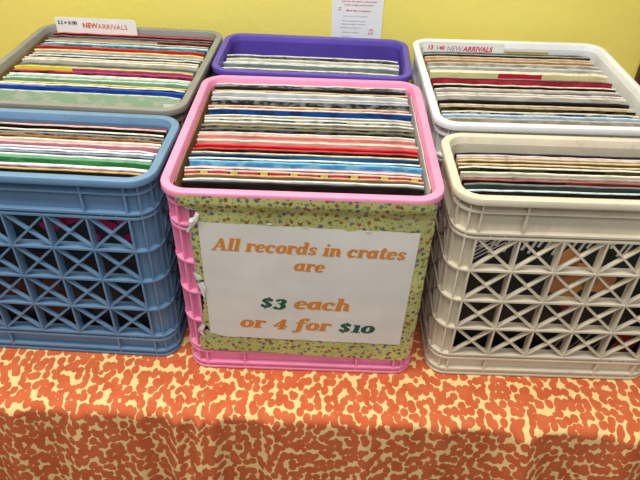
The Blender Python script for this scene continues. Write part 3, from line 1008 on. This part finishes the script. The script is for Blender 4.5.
# ------------------------------------------------------------------ tablecloth and table
TX0, TX1, TY0, TY1 = -0.93, 0.93, 0.026, 0.684
TZ = -0.0025
DROP = 0.70
RD = 0.012
def cloth_mat():
    t = NT('orange_petal_cloth', 0.8, 0.15)
    tc = t.n('ShaderNodeTexCoord')
    uv = tc.outputs['UV']
    wob = t.n('ShaderNodeTexNoise'); wob.inputs['Scale'].default_value = 60; wob.inputs['Detail'].default_value = 2
    t.l(uv, wob.inputs['Vector'])
    sub = t.n('ShaderNodeVectorMath', operation='SUBTRACT'); sub.inputs[1].default_value = (0.5, 0.5, 0.5)
    t.l(wob.outputs['Color'], sub.inputs[0])
    sc = t.n('ShaderNodeVectorMath', operation='SCALE'); sc.inputs['Scale'].default_value = 0.0035
    t.l(sub.outputs[0], sc.inputs[0])
    ad = t.n('ShaderNodeVectorMath', operation='ADD'); t.l(uv, ad.inputs[0]); t.l(sc.outputs[0], ad.inputs[1])
    col = lin('e8c684')
    # overlapping round petals in two layers over the cream ground
    m = None
    for scale, size, off in ((84, 0.50, (0, 0, 0)), (70, 0.27, (3.3, 1.7, 0))):
        mp = t.n('ShaderNodeMapping'); mp.inputs['Location'].default_value = off
        mp.inputs['Rotation'].default_value = (0, 0, 0.06*off[0])
        mp.inputs['Scale'].default_value = (1.0, 0.74, 1)
        t.l(ad.outputs[0], mp.inputs['Vector'])
        vo = t.n('ShaderNodeTexVoronoi', voronoi_dimensions='2D', feature='F1')
        vo.inputs['Scale'].default_value = scale
        vo.inputs['Randomness'].default_value = 0.8
        t.l(mp.outputs[0], vo.inputs['Vector'])
        k = t.math('LESS_THAN', vo.outputs['Distance'], size)
        m = k if m is None else t.math('MAXIMUM', m, k)
    n1 = t.noise(uv, 30, 3)
    orange = t.ramp(n1, [(0.35, lin('bd5a34')), (0.65, lin('c8673e'))])
    t.base(t.mix(m, col, orange))
    t.bump(t.noise(uv, 900, 2), 0.08, 0.0004)
    return t.m

def cloth_axis(lo, hi, n_mid, fine):
    """parameter values along one axis: overhang, edge, middle, edge, overhang"""
    out = []
    steps = [DROP, 0.60, 0.52, 0.45, 0.40] + [0.36 - 0.012*k for k in range(27)] if fine else [DROP, 0.5, 0.3, 0.15, 0.08, 0.04]
    steps = [s for s in steps if s > 0.034] + [0.030, 0.025, 0.0205, 0.0165, 0.0125, 0.009, 0.006, 0.003]
    out += [lo - s for s in steps]
    out += [lo + (hi-lo)*k/n_mid for k in range(n_mid+1)]
    out += [hi + s for s in reversed(steps)]
    return out
FOLDS = [(-0.188, 0.010, 0.010, 0.10), (-0.155, 0.007, 0.012, 0.06), (-0.135, 0.008, 0.009, 0.10), (-0.245, 0.007, 0.006, 0.05), (-0.335, 0.012, 0.006, 0.04),
         (-0.43, 0.015, 0.007, 0.03), (-0.05, 0.012, 0.006, 0.03), (0.085, 0.012, 0.006, 0.02), (0.20, 0.016, 0.006, 0.02), (0.32, 0.018, 0.012, 0.03), (0.375, 0.015, -0.008, 0.02), (0.47, 0.02, 0.008, 0.02)]
def fold_amp(x, d):
    """outward push of the hanging front at distance d below the edge"""
    a = 0.0
    g = min(1.0, max(0.0, d/0.22))
    for c, w, h, r in FOLDS:
        cx = c + 0.10*(c*0.6)*g
        a += h*(0.9 + 2.2*g) * math.exp(-((x-cx)/(w*(0.8+1.6*g)))**2)
    a += 0.010*g*math.sin(17*x + 1.0) + 0.006*g*math.sin(41*x + 2)
    return a
def cloth_point(s, t):
    ox = max(0, TX0 - s, s - TX1); sx = -1 if s < TX0 else 1
    oy = max(0, TY0 - t, t - TY1); sy = -1 if t < TY0 else 1
    x = min(max(s, TX0), TX1); y = min(max(t, TY0), TY1)
    z = TZ
    def roll(o):
        if o < RD*PI/2:
            a = o/RD
            return RD*math.sin(a), RD*(1-math.cos(a))
        return RD, RD + (o - RD*PI/2)
    ax, dx = roll(ox) if ox else (0, 0)
    ay, dy = roll(oy) if oy else (0, 0)
    down = max(dx, dy)
    both = min(dx, dy)
    x += sx*(ax + (both*0.35 if ox else 0))
    y += sy*(ay + (both*0.35 if oy and sy < 0 else 0))
    z -= down
    if oy and sy < 0 and down > 0:
        k = min(1, down/0.012)
        y -= max(-0.001, fold_amp(s, down))*k + 0.045*down
    # small ridges run a little way on to the table top in front of the crates
    if not oy and not ox and t < 0.16:
        for c, w, h, r in FOLDS:
            q = max(0.0, 1 - (t - TY0)/(0.03 + r))
            e = 1.0
            if t > 0.085 and not (-0.205 < s < -0.192): e = max(0.0, 1 - (t-0.085)/0.012)
            z += (1.0 if -0.2 < c < -0.13 else 0.55)*max(0, h)*q*e*math.exp(-((s - c - 0.12*(t-TY0))/(w*0.55))**2)
    return (x, y, z)
S = cloth_axis(TX0, TX1, 300, False)
T = cloth_axis(TY0, TY1, 60, True)
bm = bmesh.new()
uvl = bm.loops.layers.uv.new('UVMap')
g = [[bm.verts.new(cloth_point(s, t)) for s in S] for t in T]
for i in range(len(T)-1):
    for j in range(len(S)-1):
        f = bm.faces.new((g[i][j], g[i][j+1], g[i+1][j+1], g[i+1][j]))
        for lp, (a, b) in zip(f.loops, ((i, j), (i, j+1), (i+1, j+1), (i+1, j))):
            lp[uvl].uv = (S[b], T[a])
o = obj('tablecloth', bm, cloth_mat(), smooth=True)
tag(o, 'orange and cream petal patterned tablecloth hanging over the table front', 'tablecloth')

tbl = empty('folding_table', (0, 0.355, -0.74))
tag(tbl, 'long table hidden under the orange tablecloth, carrying the crates', 'table')
greytop = flat('table_laminate', 'b0a898'); steel = flat('table_steel', '55585c', 0.35, 0.5)
bm = bmesh.new(); box(bm, TX0+0.004, TX1-0.004, TY0+0.004-0.355, TY1-0.004-0.355, 0.740-0.036, 0.740-0.006); obj('table_top', bm, greytop, tbl)
for x in (-0.82, 0.82):
    for y in (-0.26, 0.26):
        bm = bmesh.new(); box(bm, x-0.014, x+0.014, y-0.014, y+0.014, 0.0, 0.7045); obj('leg', bm, steel, tbl)

# ------------------------------------------------------------------ room
def wall_mat():
    t = NT('yellow_wall_paint', 0.65, 0.25)
    v = t.coord('Object')
    t.base(t.ramp(t.noise(v, 2.2, 3), [(0.3, lin('e4d364')), (0.7, lin('ebdc74'))]))
    t.bump(t.noise(v, 55, 5, 0.6), 0.25, 0.003)
    return t.m
WY = 0.705
bm = bmesh.new(); box(bm, -2.4, 2.4, WY, WY+0.10, -0.74, 1.9)
tag(obj('wall_back', bm, wall_mat()), kind='structure')
fl = NT('grey_floor', 0.5, 0.3)
fl.base(fl.ramp(fl.noise(fl.coord('Object'), 5, 5), [(0.35, lin('6f6a62')), (0.65, lin('87827a'))]))
bm = bmesh.new(); box(bm, -2.4, 2.4, -2.2, WY+0.10, -0.80, -0.7405)
tag(obj('floor', bm, fl.m), kind='structure')
wd = NT('dark_brown_wood', 0.5, 0.3)
wd.base(wd.ramp(wd.noise(wd.coord('Object', (40, 40, 3)), 1.0, 4), [(0.3, lin('3a2418')), (0.7, lin('54382a'))]))
bm = bmesh.new()
box(bm, 0.641, 0.735, WY-0.016, WY-0.0003, -0.74, 1.9)
box(bm, 0.652, 0.724, WY-0.020, WY-0.0162, -0.74, 1.9)
bmesh.ops.bevel(bm, geom=[e for e in bm.edges], offset=0.0015, segments=1, affect='EDGES')
tag(obj('trim_1', bm, wd.m), kind='structure')

# notice on the wall
nz_paper = paper_mat('notice_paper', 'e4e6e8', 0.5, 0.02)
bm = bmesh.new()
box(bm, 0.0, 0.1005, -0.0012, 0.0, 0.0, 0.215)
nt = obj('wall_notice', bm, nz_paper)
nt.location = (0.0105, WY-0.0004, 0.285)
tag(nt, 'white printed notice with red and grey lines taped to the yellow wall', 'notice')
red = flat('notice_red', 'c8504e', 0.6); gr = flat('notice_grey', '8a8c98', 0.6)
def zz(py): return 0.3905 - 0.00202*py - 0.285
def xx(px): return 0.0115 + (px-331.5)*0.002 - 0.0105
items = [('the history of recorded music', xx(357), zz(-0.5), 0.0042, 1.05, 0.2, 0.0, red, 'CENTER'),
         ('and enjoy the superior craftsmanship', xx(357.3), zz(4.2), 0.0042, 1.08, 0.2, 0.00004, red, 'CENTER'),
         ('of early vintage sound systems!', xx(357), zz(7.6), 0.0042, 1.08, 0.2, 0.00004, red, 'CENTER'),
         ('More than a museum!', xx(357), zz(13.2), 0.0052, 1.05, 0.25, 0.00006, red, 'CENTER'),
         ('- Listen to our old music demos', xx(341), zz(18.2), 0.0036, 1.08, 0, 0, gr, 'LEFT'),
         ('- Still play hearing true sounds', xx(341), zz(22.8), 0.0036, 1.05, 0, 0, gr, 'LEFT'),
         ('vintage record players, radios and', xx(340), zz(26.0), 0.0036, 1.0, 0, 0, gr, 'LEFT'),
         ('tape players and stereo sets', xx(340), zz(29.4), 0.0036, 1.0, 0, 0, gr, 'LEFT'),
         ('- Educational workshops', xx(340.5), zz(34.0), 0.0036, 1.0, 0, 0, gr, 'LEFT'),
         ('- Guided tours', xx(340.5), zz(38.2), 0.0036, 1.0, 0, 0, gr, 'LEFT')]
add_text('lettering', items, nt, -0.0016)
bm = bmesh.new()
def note(cx, cz, s):
    for dx in (0, 0.9):
        ring_ = [bm.verts.new((cx + s*(dx + 0.28*math.cos(2*PI*k/14)), -0.0017, cz + s*(0.2*math.sin(2*PI*k/14) + dx*0.15))) for k in range(14)]
        bm.faces.new(ring_)
        z0 = cz + s*dx*0.15
        x0 = cx + s*(dx + 0.24)
        bm.faces.new([bm.verts.new(p) for p in ((x0-s*0.06, -0.00172, z0), (x0+s*0.06, -0.00172, z0), (x0+s*0.06, -0.00172, z0+s*1.3), (x0-s*0.06, -0.00172, z0+s*1.3))])
    x0, x1 = cx + s*0.18, cx + s*1.2
    bm.faces.new([bm.verts.new(p) for p in ((x0, -0.00174, cz+s*1.15), (x1, -0.00174, cz+s*1.3), (x1, -0.00174, cz+s*1.55), (x0, -0.00174, cz+s*1.4))])
note(xx(368.5), zz(34.5), 0.0062)
obj('music_note', bm, red, nt)
bm = bmesh.new()
note(xx(337.5), zz(12.2), 0.0038)
obj('music_note', bm, red, nt)

# ------------------------------------------------------------------ light
w = bpy.data.worlds.new('World')
SC.world = w
w.use_nodes = True
w.node_tree.nodes['Background'].inputs[0].default_value = (0.92, 0.96, 1.0, 1)
w.node_tree.nodes['Background'].inputs[1].default_value = WORLD
def area(name, loc, rot, sx, sy, power, col):
    L = bpy.data.lights.new(name, 'AREA')
    L.shape = 'RECTANGLE'; L.size = sx; L.size_y = sy; L.energy = power; L.color = col
    o = bpy.data.objects.new(name, L); o.location = loc; o.rotation_euler = rot
    COL.objects.link(o)
    return o
for a in AREAS: area(*a)

# ------------------------------------------------------------------ camera
cam = bpy.data.cameras.new('camera')
cam.sensor_width = 36.0
cam.lens = 34.5527
cam.clip_start = 0.01
co = bpy.data.objects.new('camera', cam)
COL.objects.link(co)
def _cam_axes(pit, yaw, rol):
    f = Vector((math.sin(yaw)*math.cos(pit), math.cos(yaw)*math.cos(pit), -math.sin(pit)))
    r = Vector((math.cos(yaw), -math.sin(yaw), 0))
    u = r.cross(f)
    return math.cos(rol)*r + math.sin(rol)*u, -math.sin(rol)*r + math.cos(rol)*u, f
R_, U_, F_ = _cam_axes(math.radians(37.9033), math.radians(-0.9537), math.radians(1.792))
co.matrix_world = Matrix(((R_.x, U_.x, -F_.x, 0.0216), (R_.y, U_.y, -F_.y, -0.5274), (R_.z, U_.z, -F_.z, 0.7497), (0, 0, 0, 1)))
SC.camera = co
SC.view_settings.view_transform = 'Standard'
SC.view_settings.look = 'None'
SC.view_settings.exposure = EXPO
SC.view_settings.gamma = 1.0
